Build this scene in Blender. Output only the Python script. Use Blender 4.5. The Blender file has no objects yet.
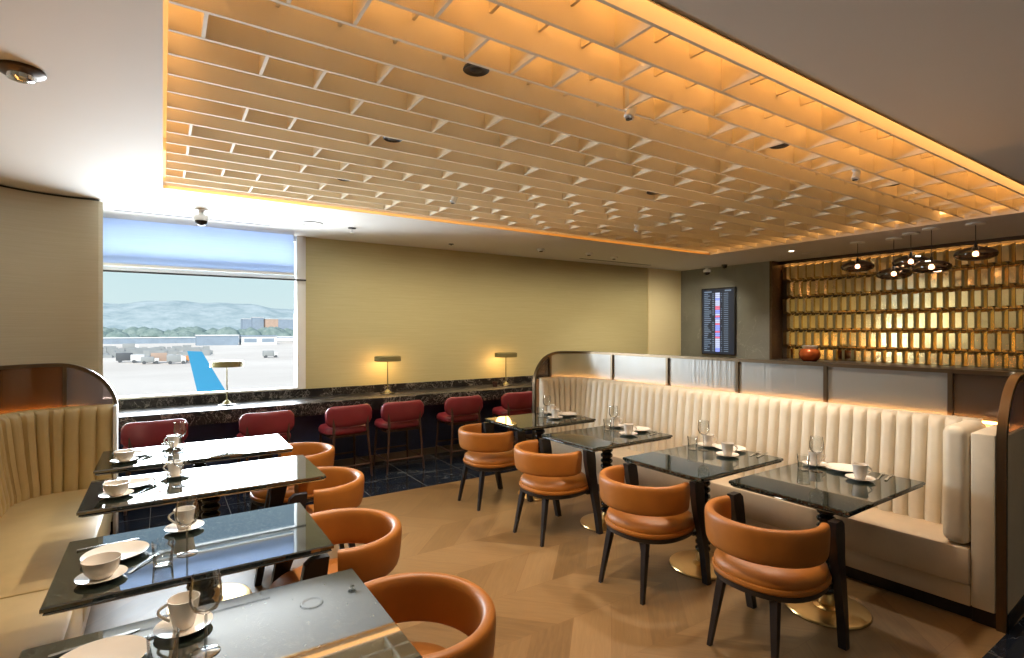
import bpy, bmesh, math, random
from math import sin, cos, pi, radians, sqrt, atan2
from mathutils import Vector, Matrix
random.seed(7)
SC = bpy.context.scene
COL = SC.collection
# ---------------------------------------------------------------- camera
cam_d = bpy.data.cameras.new('camera'); cam = bpy.data.objects.new('camera', cam_d); COL.objects.link(cam)
cam.location = (0, 0, 1.70); cam.rotation_euler = (radians(90), 0, -atan2(349, 529))
cam_d.sensor_width = 36; cam_d.lens = 36 * 529 / 1024; cam_d.clip_start = .05; cam_d.clip_end = 20000
SC.camera = cam
# ---------------------------------------------------------------- world, sun, exposure
SC.view_settings.view_transform = 'Standard'; SC.view_settings.look = 'None'
SC.view_settings.gamma = 1; SC.view_settings.use_curve_mapping = False
SC.view_settings.exposure = 0.28
try:
    SC.cycles.max_bounces = 9; SC.cycles.diffuse_bounces = 5; SC.cycles.glossy_bounces = 4
    SC.cycles.transparent_max_bounces = 24; SC.cycles.caustics_reflective = False; SC.cycles.caustics_refractive = False
    SC.cycles.sample_clamp_indirect = 4; SC.cycles.use_denoising = True
except Exception: pass
W = bpy.data.worlds.new('sky'); SC.world = W; W.use_nodes = True
nt = W.node_tree; nt.nodes.clear()
out = nt.nodes.new('ShaderNodeOutputWorld'); bg = nt.nodes.new('ShaderNodeBackground')
tc = nt.nodes.new('ShaderNodeTexCoord'); sep = nt.nodes.new('ShaderNodeSeparateXYZ'); rp = nt.nodes.new('ShaderNodeValToRGB')
nt.links.new(tc.outputs['Generated'], sep.inputs[0]); nt.links.new(sep.outputs['Z'], rp.inputs[0])
nt.links.new(rp.outputs[0], bg.inputs[0]); nt.links.new(bg.outputs[0], out.inputs[0])
e = rp.color_ramp.elements
e[0].position = 0; e[0].color = (.72, .86, .88, 1); e[1].position = .5; e[1].color = (.30, .50, .85, 1)
m_ = rp.color_ramp.elements.new(.12); m_.color = (.62, .84, .88, 1)
bg.inputs[1].default_value = .84

def light(kind, name, loc, energy, color, rot=(0, 0, 0), **kw):
    d = bpy.data.lights.new(name, kind); d.energy = energy; d.color = color
    for k, v in kw.items(): setattr(d, k, v)
    o = bpy.data.objects.new(name, d); COL.objects.link(o); o.location = loc; o.rotation_euler = rot
    return o
WARM = (1.0, .62, .30); ORANGE = (1.0, .40, .09); SOFT = (1.0, .87, .70)
light('SUN', 'sun', (0, -20, 40), 3.9, (1, .92, .82), (radians(48), 0, radians(-30)), angle=radians(.6))
# added area lamp just outside the pane, strengthening the window's daylight
light('AREA', 'window_fill', (.45, 7.55, 1.42), 265, (.86, .94, 1.0), (radians(-99), 0, 0), shape='RECTANGLE', size=2.4, size_y=.95)
# recessed downlights in the coffer
DOWN = [(1.129, 2.075), (1.129, 3.117), (3.447, 2.037), (5.136, 1.946), (3.526, 3.126), (1.16, 4.211)]
for i, (x, y) in enumerate(DOWN):
    light('SPOT', 'downlight_lamp', (x, y, 2.84), 95, SOFT, (0, 0, 0), spot_size=radians(100), spot_blend=.6, shadow_soft_size=.05)
# added spots without fittings, brightening the far wall
for x in (2.2, 3.2, 4.3, 5.4, 6.5, 7.4, 8.1):
    light('SPOT', 'far_wall_fill', (x, 5.75, 2.83), 46, (1, .86, .60), (radians(24), 0, 0), spot_size=radians(135), spot_blend=1, shadow_soft_size=.08)
# more of the room behind the camera and over the bar
for x, y, p in ((0.2, -.2, 15), (3.2, -.1, 15), (6.6, .6, 30), (6.4, 5.7, 60), (7.8, 4.28, 110), (7.7, 2.6, 60)):
    light('SPOT', 'downlight_lamp', (x, y, 2.84), p, SOFT, (0, 0, 0), spot_size=radians(120), spot_blend=.6, shadow_soft_size=.05)

# ---------------------------------------------------------------- materials
class NT:
    def __init__(s, name):
        s.m = bpy.data.materials.new(name); s.m.use_nodes = True; s.t = s.m.node_tree
        s.b = s.t.nodes['Principled BSDF']; s.o = s.t.nodes['Material Output']
    def n(s, typ, **kw):
        x = s.t.nodes.new(typ)
        for k, v in kw.items(): setattr(x, k, v)
        return x
    def l(s, a, b): s.t.links.new(a, b)
    def obj(s, scale=(1, 1, 1), rot=(0, 0, 0)):
        c = s.n('ShaderNodeTexCoord'); mp = s.n('ShaderNodeMapping'); mp.inputs['Scale'].default_value = scale; mp.inputs['Rotation'].default_value = rot
        s.l(c.outputs['Object'], mp.inputs[0]); return mp.outputs[0]
    def noise(s, vec, scale, detail=4, rough=.55, dist=0):
        x = s.n('ShaderNodeTexNoise'); x.inputs['Scale'].default_value = scale; x.inputs['Detail'].default_value = detail
        x.inputs['Roughness'].default_value = rough; x.inputs['Distortion'].default_value = dist
        s.l(vec, x.inputs['Vector']); return x.outputs['Fac']
    def ramp(s, fac, stops):
        r = s.n('ShaderNodeValToRGB'); el = r.color_ramp.elements
        el[0].position, el[0].color = stops[0][0], (*stops[0][1], 1); el[1].position, el[1].color = stops[-1][0], (*stops[-1][1], 1)
        for p, c in stops[1:-1]:
            q = el.new(p); q.color = (*c, 1)
        s.l(fac, r.inputs[0]); return r.outputs[0]
    def math(s, op, a, b=None, c=None):
        x = s.n('ShaderNodeMath', operation=op)
        for i, v in enumerate((a, b, c)):
            if v is None: continue
            if isinstance(v, (int, float)): x.inputs[i].default_value = v
            else: s.l(v, x.inputs[i])
        return x.outputs[0]
    def bump(s, h, strength=.2, dist=.01):
        x = s.n('ShaderNodeBump'); x.inputs['Strength'].default_value = strength; x.inputs['Distance'].default_value = dist
        s.l(h, x.inputs['Height']); s.l(x.outputs[0], s.b.inputs['Normal'])
    def mix(s, f, a, b):
        x = s.n('ShaderNodeMix', data_type='RGBA'); s.l(f, x.inputs[0])
        for i, v in ((6, a), (7, b)):
            if isinstance(v, tuple): x.inputs[i].default_value = (*v, 1)
            else: s.l(v, x.inputs[i])
        return x.outputs[2]
    def set(s, **kw):
        al = dict(col='Base Color', rough='Roughness', metal='Metallic', ior='IOR', spec='Specular IOR Level', coat='Coat Weight', sheen='Sheen Weight', trans='Transmission Weight', coatr='Coat Roughness')
        for k, v in kw.items():
            i = s.b.inputs[al[k]]
            if isinstance(v, tuple): i.default_value = (*v, 1)
            elif isinstance(v, (int, float)): i.default_value = v
            else: s.l(v, i)
        return s
M = {}
def simple(name, col, rough=.5, metal=0, noise=.06, nscale=9, bump=0, bscale=60, **kw):
    t = NT(name); v = t.obj()
    f = t.noise(v, nscale)
    a = tuple(max(0, c * (1 - noise)) for c in col); b = tuple(min(1, c * (1 + noise)) for c in col)
    t.set(col=t.ramp(f, [(.3, a), (.7, b)]), rough=rough, metal=metal, **kw)
    if bump: t.bump(t.noise(v, bscale, 3), bump, .004)
    M[name] = t.m; return t
simple('orange_leather', (.37, .132, .019), .46, noise=.10, nscale=6, bump=.12, bscale=180)
simple('red_leather', (.22, .024, .034), .36, noise=.08, bump=.1, bscale=180)
simple('tan_leather', (.56, .42, .20), .42, noise=.04, bump=.08, bscale=160)
simple('cream_leather', (.72, .65, .52), .42, noise=.04, bump=.08, bscale=160)
simple('beige_upholstery', (.62, .50, .36), .5, noise=.04, bump=.08, bscale=160)
simple('dark_wood', (.013, .011, .012), .35, noise=.3, nscale=20)
simple('brown_wood', (.07, .032, .022), .4, noise=.3, nscale=20)
simple('black_gloss', (.010, .010, .012), .13)
simple('brass', (.72, .50, .22), .28, 1, noise=.04)
simple('bronze', (.14, .105, .07), .34, 1, noise=.05)
simple('bronze_dark', (.07, .040, .020), .35, .6, noise=.2)
simple('chrome', (.75, .75, .75), .12, 1, noise=.02)
simple('steel', (.70, .70, .68), .2, 1, noise=.02)
simple('lamp_brass', (.22, .19, .08), .55, .3, noise=.04)
simple('porcelain', (.86, .82, .76), .18, noise=.01, spec=.6)
simple('white_paint', (.80, .80, .79), .6, noise=.01)
simple('ceiling_paint', (.72, .69, .65), .75, noise=.012, nscale=2)
simple('fin_paint', (.80, .73, .58), .65, noise=.012)
simple('black_plastic', (.02, .02, .022), .4)
simple('white_plastic', (.82, .82, .80), .35, noise=.01)
simple('navy_panel', (.028, .042, .115), .4, noise=.2)
simple('skirting_metal', (.20, .155, .11), .35, .3)
simple('copper_glaze', (.50, .11, .025), .22, .35, noise=.2)
def emis(name, col, strength):
    t = NT(name); t.set(col=(.02, .02, .02)); t.b.inputs['Emission Color'].default_value = (*col, 1); t.b.inputs['Emission Strength'].default_value = strength; M[name] = t.m
emis('led_cove', (1.0, .50, .17), 3.2)
emis('glow_front', (1.0, .48, .14), 15)  # this and the next: glow of the strips added above the blades
emis('glow_grille', (1.0, .60, .25), 4.5)
emis('led_booth', (1.0, .45, .12), 22)
emis('led_tile', (1.0, .55, .2), 9)
emis('lamp_glow', (1.0, .70, .34), 9)
emis('bulb_glow', (1.0, .66, .36), 24)
emis('down_glow', (1.0, .85, .65), 14)
emis('screen_text', (.40, .55, .75), .45)
emis('screen_dark', (.010, .022, .045), .6)
emis('screen_blue', (.28, .35, .95), 1.1)
emis('screen_white', (.65, .72, 1.0), .9)
emis('screen_red', (.85, .18, .30), 1.0)

# wall covering: horizontal woven lines
def wallpaper(name, c1, c2):
    t = NT(name); v = t.obj((1.2, 1.2, 90)); f = t.noise(v, 2.2, 4, .6)
    t.set(col=t.ramp(f, [(.3, c1), (.7, c2)]), rough=.55); t.bump(f, .08, .003); M[name] = t.m
wallpaper('wall_cloth', (.50, .44, .23), (.57, .51, .29))
wallpaper('wall_cloth_pale', (.88, .76, .46), (.92, .82, .53))
wallpaper('wall_cloth_grey', (.47, .41, .28), (.53, .47, .33))
# chevron oak floor: strips parallel to X, .44 wide
t = NT('oak_chevron'); c = t.n('ShaderNodeTexCoord'); sp = t.n('ShaderNodeSeparateXYZ'); t.l(c.outputs['Object'], sp.inputs[0])
X, Y = sp.outputs['X'], sp.outputs['Y']
sy = t.math('DIVIDE', t.math('ADD', Y, 20 * .44 - .20), .44); row = t.math('FLOOR', sy); fr = t.math('SUBTRACT', sy, row)
par = t.math('SUBTRACT', t.math('MULTIPLY', t.math('MODULO', row, 2), 2), 1)
slant = t.math('MULTIPLY', par, t.math('MULTIPLY', fr, .44 * .95))
u = t.math('DIVIDE', t.math('ADD', t.math('ADD', X, 50), slant), .30); pk = t.math('FLOOR', u); uf = t.math('SUBTRACT', u, pk)
cmb = t.n('ShaderNodeCombineXYZ'); t.l(pk, cmb.inputs[0]); t.l(row, cmb.inputs[1])
wn = t.n('ShaderNodeTexWhiteNoise', noise_dimensions='2D'); t.l(cmb.outputs[0], wn.inputs['Vector'])
gv = t.n('ShaderNodeCombineXYZ'); t.l(t.math('MULTIPLY', u, 5.0), gv.inputs[0]); t.l(t.math('MULTIPLY', sy, 1.2), gv.inputs[1]); t.l(wn.outputs[0], gv.inputs[2])
grain = t.noise(gv.outputs[0], 2.2, 6, .65, .6)
tone = t.math('ADD', t.math('MULTIPLY', wn.outputs[0], .48), t.math('MULTIPLY', grain, .75))
wood = t.ramp(tone, [(.2, (.120, .066, .024)), (.5, (.185, .106, .041)), (.9, (.255, .154, .066))])
jn = t.math('MINIMUM', t.math('MINIMUM', uf, t.math('SUBTRACT', 1, uf)), t.math('MULTIPLY', t.math('MINIMUM', fr, t.math('SUBTRACT', 1, fr)), 2.3))
jf = t.math('LESS_THAN', jn, .006)
t.set(col=t.mix(jf, wood, (.17, .085, .03)), rough=t.math('ADD', .30, t.math('MULTIPLY', grain, .16))); t.bump(grain, .06, .003); M['oak_chevron'] = t.m
# marbles
def marble(name, base, base2, vein, scale, width, rough, tile=None, grout=None, amt=1.0, **kw):
    t = NT(name); v = t.obj()
    n1 = t.noise(v, scale, 5, .6, 1.2); d = t.math('ABSOLUTE', t.math('SUBTRACT', n1, .5)); f1 = t.math('MULTIPLY', t.math('SMOOTH_MIN', t.math('DIVIDE', d, width), 1, .1), 1)
    n2 = t.noise(v, scale * 2.7, 4, .6, .8); d2 = t.math('DIVIDE', t.math('ABSOLUTE', t.math('SUBTRACT', n2, .47)), width * .6)
    pat = t.noise(v, scale * .8, 2)
    vein_f = t.math('MULTIPLY', t.math('SUBTRACT', 1, t.math('MINIMUM', t.math('MINIMUM', f1, d2), 1)), t.math('MULTIPLY', t.math('GREATER_THAN', pat, .44), amt))
    body = t.ramp(t.noise(v, scale * 1.5, 4), [(.3, base), (.7, base2)])
    col = t.mix(vein_f, body, vein)
    if tile:
        s2 = t.n('ShaderNodeSeparateXYZ'); cc = t.n('ShaderNodeTexCoord'); t.l(cc.outputs['Object'], s2.inputs[0])
        fx = t.math('FRACT', t.math('DIVIDE', t.math('ADD', s2.outputs[0], 40 * tile[0] + tile[2]), tile[0])); fy = t.math('FRACT', t.math('DIVIDE', t.math('ADD', s2.outputs[1], 40 * tile[1] + tile[3]), tile[1]))
        g = t.math('MAXIMUM', t.math('LESS_THAN', fx, .010), t.math('LESS_THAN', fy, .012))
        col = t.mix(g, col, grout)
    t.set(col=col, rough=rough, **kw); M[name] = t.m
marble('floor_marble', (.008, .012, .022), (.015, .020, .032), (.25, .27, .30), .9, .005, .14, (.62, .62, .10, -.20), (.13, .14, .15), .55)
marble('counter_marble', (.010, .010, .011), (.028, .025, .025), (.42, .38, .35), 5.5, .018, .30, amt=.7, spec=.16)
marble('stone_grey', (.20, .215, .215), (.29, .305, .30), (.50, .52, .52), .8, .005, .34, amt=.5)
marble('stone_brown', (.060, .032, .016), (.090, .050, .026), (.30, .20, .12), 3.0, .008, .3, amt=.4)
# speckled granite table tops
for nm, io in (('granite', 1.8), ('granite_polished', 3.2)):
    t = NT(nm); v = t.obj()
    vo = t.n('ShaderNodeTexVoronoi'); vo.inputs['Scale'].default_value = 170; t.l(v, vo.inputs['Vector'])
    t.set(col=t.ramp(vo.outputs['Color'], [(.35, (.004, .007, .006)), (.70, (.016, .024, .020)), (1, (.15, .19, .155))]), rough=.03, ior=io); M[nm] = t.m
# clear glass, cheap: transparent + glossy by facing
def clear(name, tint, refl=.9, rough=.02, diff=None, dcol=(.7, .7, .7), base=.04, ribs=None):
    t = NT(name); tr = t.n('ShaderNodeBsdfTransparent'); tr.inputs[0].default_value = (*tint, 1)
    gl = t.n('ShaderNodeBsdfGlossy'); gl.inputs['Roughness'].default_value = rough; gl.inputs['Color'].default_value = (refl,) * 3 + (1,)
    lw = t.n('ShaderNodeLayerWeight'); lw.inputs['Blend'].default_value = .12
    f = t.math('ADD', t.math('MULTIPLY', lw.outputs['Fresnel'], .8), base)
    if ribs:
        bp = t.n('ShaderNodeBump'); bp.inputs['Strength'].default_value = .5; bp.inputs['Distance'].default_value = .006; t.l(t.noise(t.obj(ribs), 1.0, 3), bp.inputs['Height']); t.l(bp.outputs[0], gl.inputs['Normal'])
    mx = t.n('ShaderNodeMixShader'); t.l(f, mx.inputs[0]); t.l(tr.outputs[0], mx.inputs[1]); t.l(gl.outputs[0], mx.inputs[2]); sh = mx.outputs[0]
    if diff:
        df = t.n('ShaderNodeBsdfDiffuse'); df.inputs[0].default_value = (*dcol, 1); tl = t.n('ShaderNodeBsdfTranslucent'); tl.inputs[0].default_value = (*dcol, 1)
        m2 = t.n('ShaderNodeMixShader'); t.l(df.outputs[0], m2.inputs[1]); t.l(tl.outputs[0], m2.inputs[2])
        m3 = t.n('ShaderNodeMixShader'); m3.inputs[0].default_value = diff; t.l(sh, m3.inputs[1]); t.l(m2.outputs[0], m3.inputs[2]); sh = m3.outputs[0]
    t.l(sh, t.o.inputs['Surface']); M[name] = t.m
clear('clear_glass', (.97, .98, .98), base=.06)
clear('glass_edge', (.90, .92, .92), base=.32)
clear('window_glass', (.97, .98, .98), base=.0)
clear('smoke_glass', (.38, .29, .24), base=.14, rough=.06)
clear('reeded_glass', (.85, .85, .83), base=.20, rough=.34, diff=.30, dcol=(.42, .46, .48), ribs=(60, 60, 1.2))
clear('amber_glass', (.40, .24, .12), base=.05, rough=.14, diff=.30, dcol=(.24, .12, .05))
clear('tinted_glass', (.40, .33, .30), base=.08, rough=.12, diff=.22, dcol=(.22, .18, .17))
# roller shade
t = NT('roller_shade'); v = t.obj((1, 1, 60)); f = t.noise(v, 3); colr = t.ramp(f, [(.3, (.62, .71, .88)), (.7, (.67, .75, .90))])
df = t.n('ShaderNodeBsdfDiffuse'); tl = t.n('ShaderNodeBsdfTranslucent'); t.l(colr, df.inputs[0]); t.l(colr, tl.inputs[0])
mx = t.n('ShaderNodeMixShader'); mx.inputs[0].default_value = .85; t.l(df.outputs[0], mx.inputs[1]); t.l(tl.outputs[0], mx.inputs[2]); t.l(mx.outputs[0], t.o.inputs['Surface']); M['roller_shade'] = t.m
# gold tiles
simple('gold_tile', (.78, .62, .33), .15, 1, noise=.12, nscale=4)
simple('gold_grout', (.05, .03, .015), .6)
# outside
t = NT('tarmac'); v = t.obj(); f = t.noise(v, .03, 5); t.set(col=t.ramp(f, [(.3, (.66, .60, .52)), (.7, (.78, .72, .63))]), rough=.95, spec=.0); M['tarmac'] = t.m
t = NT('hill_haze'); v = t.obj(); f = t.noise(v, .012, 8, .7); t.set(col=t.ramp(f, [(.38, (.29, .37, .38)), (.62, (.44, .51, .51))]), rough=1, spec=0); M['hill_haze'] = t.m  # distance haze mixed into the scrub colour
t = NT('tree_hazy_green'); v = t.obj(); f = t.noise(v, .2, 5); t.set(col=t.ramp(f, [(.35, (.17, .24, .22)), (.65, (.28, .35, .32))]), rough=1, spec=0); M['tree_hazy_green'] = t.m  # greyed green, with the haze put into the foliage colour
simple('tail_blue', (.035, .27, .48), .35, noise=.02)
simple('plane_white', (.80, .81, .82), .35, noise=.02)
simple('shed_blue', (.27, .34, .42), .7, noise=.1, nscale=.2)
simple('shed_white', (.75, .76, .75), .7, noise=.05, nscale=.2)
simple('shed_tan', (.50, .36, .28), .7, noise=.1, nscale=.2)
simple('truck_grey', (.34, .36, .36), .6)
simple('truck_dark', (.10, .11, .12), .6)
simple('truck_orange', (.62, .28, .10), .6)
simple('plane_red', (.55, .08, .07), .4)

# ---------------------------------------------------------------- mesh builder
class MB:
    def __init__(s): s.v = []; s.f = []
    def add(s, vs, fs):
        o = len(s.v); s.v += [tuple(p) for p in vs]; s.f += [tuple(i + o for i in f) for f in fs]; return s
    def box(s, x0, x1, y0, y1, z0, z1, bev=0, seg=2):
        if bev:
            b = bmesh.new(); bmesh.ops.create_cube(b, size=1)
            bmesh.ops.scale(b, vec=(x1 - x0, y1 - y0, z1 - z0), verts=b.verts)
            bmesh.ops.translate(b, vec=((x0 + x1) / 2, (y0 + y1) / 2, (z0 + z1) / 2), verts=b.verts)
            bmesh.ops.bevel(b, geom=b.edges[:], offset=bev, segments=seg, affect='EDGES', profile=.5)
            b.verts.index_update(); s.add([v.co[:] for v in b.verts], [[v.index for v in f.verts] for f in b.faces]); b.free(); return s
        return s.add([(x0, y0, z0), (x1, y0, z0), (x1, y1, z0), (x0, y1, z0), (x0, y0, z1), (x1, y0, z1), (x1, y1, z1), (x0, y1, z1)],
                     [(0, 3, 2, 1), (4, 5, 6, 7), (0, 1, 5, 4), (1, 2, 6, 5), (2, 3, 7, 6), (3, 0, 4, 7)])
    def lathe(s, prof, c=(0, 0, 0), seg=24):
        n = len(prof); vs = []; fs = []
        for k in range(seg):
            a = 2 * pi * k / seg
            for r, z in prof: vs.append((c[0] + max(r, 1e-5) * cos(a), c[1] + max(r, 1e-5) * sin(a), c[2] + z))
        for k in range(seg):
            k2 = (k + 1) % seg
            for i in range(n - 1): fs.append((k * n + i, k2 * n + i, k2 * n + i + 1, k * n + i + 1))
        return s.add(vs, fs)
    def tube(s, pts, rad, seg=10, cap=True):
        pts = [Vector(p) for p in pts]; n = len(pts); rs = rad if isinstance(rad, (list, tuple)) else [rad] * n
        vs = []; fs = []; prev = None
        for i, p in enumerate(pts):
            d = (pts[min(i + 1, n - 1)] - pts[max(i - 1, 0)]).normalized()
            ref = prev if prev is not None else (Vector((0, 0, 1)) if abs(d.z) < .9 else Vector((1, 0, 0)))
            a = (ref - d * ref.dot(d)).normalized(); prev = a; b = d.cross(a)
            for k in range(seg):
                q = p + (a * cos(2 * pi * k / seg) + b * sin(2 * pi * k / seg)) * rs[i]; vs.append(q[:])
        for i in range(n - 1):
            for k in range(seg):
                k2 = (k + 1) % seg; fs.append((i * seg + k, i * seg + k2, (i + 1) * seg + k2, (i + 1) * seg + k))
        if cap: fs.append(tuple(range(seg))[::-1]); fs.append(tuple((n - 1) * seg + k for k in range(seg)))
        return s.add(vs, fs)
    def loft(s, rings, cap=True, closed=True):
        n = len(rings[0]); vs = [p for r in rings for p in r]; fs = []
        for i in range(len(rings) - 1):
            for k in range(n if closed else n - 1):
                k2 = (k + 1) % n; fs.append((i * n + k, i * n + k2, (i + 1) * n + k2, (i + 1) * n + k))
        if cap: fs.append(tuple(range(n))[::-1]); fs.append(tuple((len(rings) - 1) * n + k for k in range(n)))
        return s.add(vs, fs)
    def prism(s, poly, z0, z1):
        n = len(poly)
        return s.add([(x, y, z0) for x, y in poly] + [(x, y, z1) for x, y in poly],
                     [tuple(range(n))[::-1], tuple(range(n, 2 * n))] + [(i, (i + 1) % n, (i + 1) % n + n, i + n) for i in range(n)])
    def xf(s, mat, start=0):
        for i in range(start, len(s.v)): s.v[i] = tuple(mat @ Vector(s.v[i]))
        return s
    def build(s, name, mat, parent=None, ang=38, label=None, kind=None):
        me = bpy.data.meshes.new(name); me.from_pydata(s.v, [], s.f)
        b = bmesh.new(); b.from_mesh(me); bmesh.ops.recalc_face_normals(b, faces=b.faces); b.to_mesh(me); b.free()
        me.materials.append(M[mat])
        if ang:
            for p in me.polygons: p.use_smooth = True
            me.set_sharp_from_angle(angle=radians(ang))
        o = bpy.data.objects.new(name, me); COL.objects.link(o)
        if parent is not None: o.parent = parent
        if label: o['label'] = label
        if kind: o['kind'] = kind
        return o
def thing(name, label, cat, loc=(0, 0, 0), rz=0, group=None):
    o = bpy.data.objects.new(name, None); o.empty_display_size = .1; COL.objects.link(o); o.location = loc; o.rotation_euler = (0, 0, rz)
    return tag(o, label, cat, group)
def tag(o, label, cat, group=None):
    o['label'] = label; o['category'] = cat
    if group: o['group'] = group
    return o
def dup(root, loc, rz, label, group=None):
    r = root.copy(); COL.objects.link(r); r.location = loc; r.rotation_euler = (0, 0, rz); r['label'] = label
    if group: r['group'] = group
    for ch in list(root.children):
        c2 = ch.copy(); COL.objects.link(c2); c2.parent = r
        for g in ch.children:
            d = g.copy(); COL.objects.link(d); d.parent = c2
    return r
def struct(o): o['kind'] = 'structure'; return o
used = {}
def place(maker, key, loc, rz, label, group=None):
    if key not in used:
        o = used[key] = maker(); o.location = loc; o.rotation_euler = (0, 0, rz); o['label'] = label
        if group: o['group'] = group
        return o
    return dup(used[key], loc, rz, label, group)

# ---------------------------------------------------------------- room shell
CZ = 2.86                      # ceiling height
CX0, CX1, CY0, CY1 = 0.0, 7.13, 1.285, 5.20    # coffer opening
struct(MB().box(-1.7, 9.2, .945, 5.27, -.12, 0).build('floor', 'oak_chevron', ang=0))
struct(MB().box(-1.7, 9.2, 5.27, 7.25, -.12, 0).box(-1.7, 9.2, -2.7, .945, -.12, 0).build('floor.001', 'floor_marble', ang=0))
lip = .06; g_ = .17; RZ = 3.32
c_ = MB()
for x0, x1, y0, y1 in ((-1.7, 9.2, -2.7, CY0), (-1.7, 9.2, CY1, 7.25), (-1.7, CX0, CY0, CY1), (CX1, 9.2, CY0, CY1)):
    c_.box(x0, x1, y0, y1, CZ, CZ + lip)
struct(c_.build('ceiling', 'ceiling_paint', ang=0))
# recess above the opening
r_ = MB(); a0, a1, b0, b1 = CX0 - g_, CX1 + g_, CY0 - g_, CY1 + g_
r_.box(a0, a1, b0, b1, RZ, RZ + .05); zt = CZ + lip
r_.box(a0 - .04, a0, b0, b1, zt, RZ).box(a1, a1 + .04, b0, b1, zt, RZ).box(a0, a1, b0 - .04, b0, zt, RZ).box(a0, a1, b1, b1 + .04, zt, RZ)
struct(r_.build('ceiling.001', 'fin_paint', ang=0))
struct(MB().box(-1.8, 9.3, -2.8, 7.3, RZ + .06, RZ + .16).build('ceiling.002', 'ceiling_paint', ang=0))   # the slab above
# thin bronze edge round the opening
e_ = MB()
e_.box(CX0, CX1, CY1 - .006, CY1, CZ - .004, CZ + .022).box(CX0, CX1, CY0, CY0 + .006, CZ - .004, CZ + .012)
struct(e_.build('trim_1', 'brass', ang=0))
# cove light enlarged into tall glowing bands on the recess walls
l_ = MB(); zz = CZ + lip
l_.box(a0 + .02, a1 - .02, b1 - .016, b1 - .004, 2.99, 3.21).box(a0 + .02, a1 - .02, b0 + .004, b0 + .016, 2.99, 3.21)
l_.box(a0 + .004, a0 + .016, b0 + .03, b1 - .03, 2.99, 3.21).box(a1 - .016, a1 - .004, b0 + .03, b1 - .03, 2.99, 3.21)
struct(l_.build('trim_2', 'led_cove', ang=0))

# walls
WY = 7.0
wx0, wx1, wz0 = -.70, 1.445, .95
w_ = MB().box(wx1, 7.72, WY, WY + .2, 0, CZ).box(-1.7, wx1, WY, WY + .2, 0, wz0)
struct(w_.build('wall_back', 'wall_cloth', ang=0))
struct(MB().box(7.72, 9.2, WY - .02, WY + .2, 0, CZ).build('wall_back.001', 'wall_cloth_pale', ang=0))
# curved left wall
pl = [(-.66, 7.2), (-.46, 6.05), (-.45, 5.99), (-.48, 5.965), (-.54, 5.96), (-.62, 5.965)]
ccx, ccy, cr = -.62, 5.265, .70
pl += [(ccx - cr * sin(a), ccy + cr * cos(a)) for a in [radians(k * 6) for k in range(1, 16)]]
pl += [(-1.32, -2.7), (-1.7, -2.7), (-1.7, 7.2)]
struct(MB().prism(pl, 0, CZ - .02).build('wall_left', 'wall_cloth_grey', ang=30))
pl2 = [(x - .02 * (1 if i < 4 else 0), y + .02) for i, (x, y) in enumerate(pl[:-3])] + [(-1.345, -2.7), (-1.7, -2.7), (-1.7, 7.2)]
struct(MB().prism([(x - .01, y) for x, y in pl2], CZ - .02, CZ).build('gap_shade', 'black_plastic', ang=30))  # black infill standing in for the shade in the ceiling gap
struct(MB().box(-1.7, 9.2, -2.75, -2.55, 0, CZ).build('wall_front', 'wall_cloth_grey', ang=0))
struct(MB().box(8.66, 9.2, 5.13, WY - .02, 0, CZ).build('wall_right', 'stone_grey', ang=0))
struct(MB().box(8.662, 9.2, 5.09, 5.13, 0, CZ).build('wall_right.001', 'stone_brown', ang=0))
struct(MB().box(8.98, 9.2, -2.7, 5.09, 0, CZ).build('wall_right.002', 'gold_grout', ang=0))

# faceted gold tiles on the right wall
def tile_wall():
    m = MB(); P, Hh = .136, .281; top = 2.80
    x = 8.98
    for r in range(8):
        z1 = top - r * Hh; z0 = z1 - Hh + .006
        off = P / 2 if r % 2 else 0
        k = 0; y = 5.06 - off
        while y > -.4:
            ya, yb = y, y - P + .006           # ya far (left in view), yb near
            if ya < 5.09:
                m_ = .020; w1 = (ya - yb)
                # back rectangle and raised ridge polygon with clipped ends
                B = [(x, ya, z0), (x, yb, z0), (x, yb, z1), (x, ya, z1)]
                f1, f2 = ya - .010, ya - w1 * .60; d1, d2 = .044, .046
                F = [(x - d1, f1, z0 + .035), (x - d2, f2, z0 + .035), (x - d2, f2, z1 - .035), (x - d1, f1, z1 - .035)]
                m.add(B + F, [(4, 5, 6, 7), (0, 1, 5, 4), (1, 2, 6, 5), (2, 3, 7, 6), (3, 0, 4, 7)])
            y -= P
    return m
struct(tile_wall().build('wall_right.003', 'gold_tile', ang=0))
struct(MB().box(8.905, 8.965, -.4, 5.05, CZ - .012, CZ - .003).build('trim_4', 'led_tile', ang=0))
struct(MB().box(8.875, 8.90, -.4, 5.09, CZ - .055, CZ).build('trim_5', 'bronze_dark', ang=0))

# window
fr = MB()
fr.box(wx1 - .055, wx1 + .01, WY - .045, WY + .12, wz0, CZ).box(-.75, -.66, WY - .045, WY + .12, wz0, CZ)
fr.box(-.75, wx1 + .01, WY - .03, WY + .12, wz0, wz0 + .02).box(-.75, wx1 + .01, WY + .02, WY + .12, CZ - .06, CZ)
fr.box(wx1 - .005, wx1 + .055, WY - .012, WY, wz0, CZ)
win = struct(fr.build('window_1', 'white_paint', ang=0))
MB().box(-.70, wx1 - .07, WY + .05, WY + .06, wz0 + .01, CZ - .05).build('window_pane', 'window_glass', win, ang=0)
MB().box(-.72, wx1 - .10, WY - .075, WY - .070, 2.385, CZ).build('roller_shade', 'roller_shade', win, ang=0)
MB().box(-.72, wx1 - .10, WY - .084, WY - .062, 2.36, 2.39).build('hem_bar', 'white_plastic', win, ang=0)
MB().box(-.72, wx1 + .05, WY - .062, WY - .048, 2.298, 2.318).build('transom_rail', 'black_plastic', win, ang=0)
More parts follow.
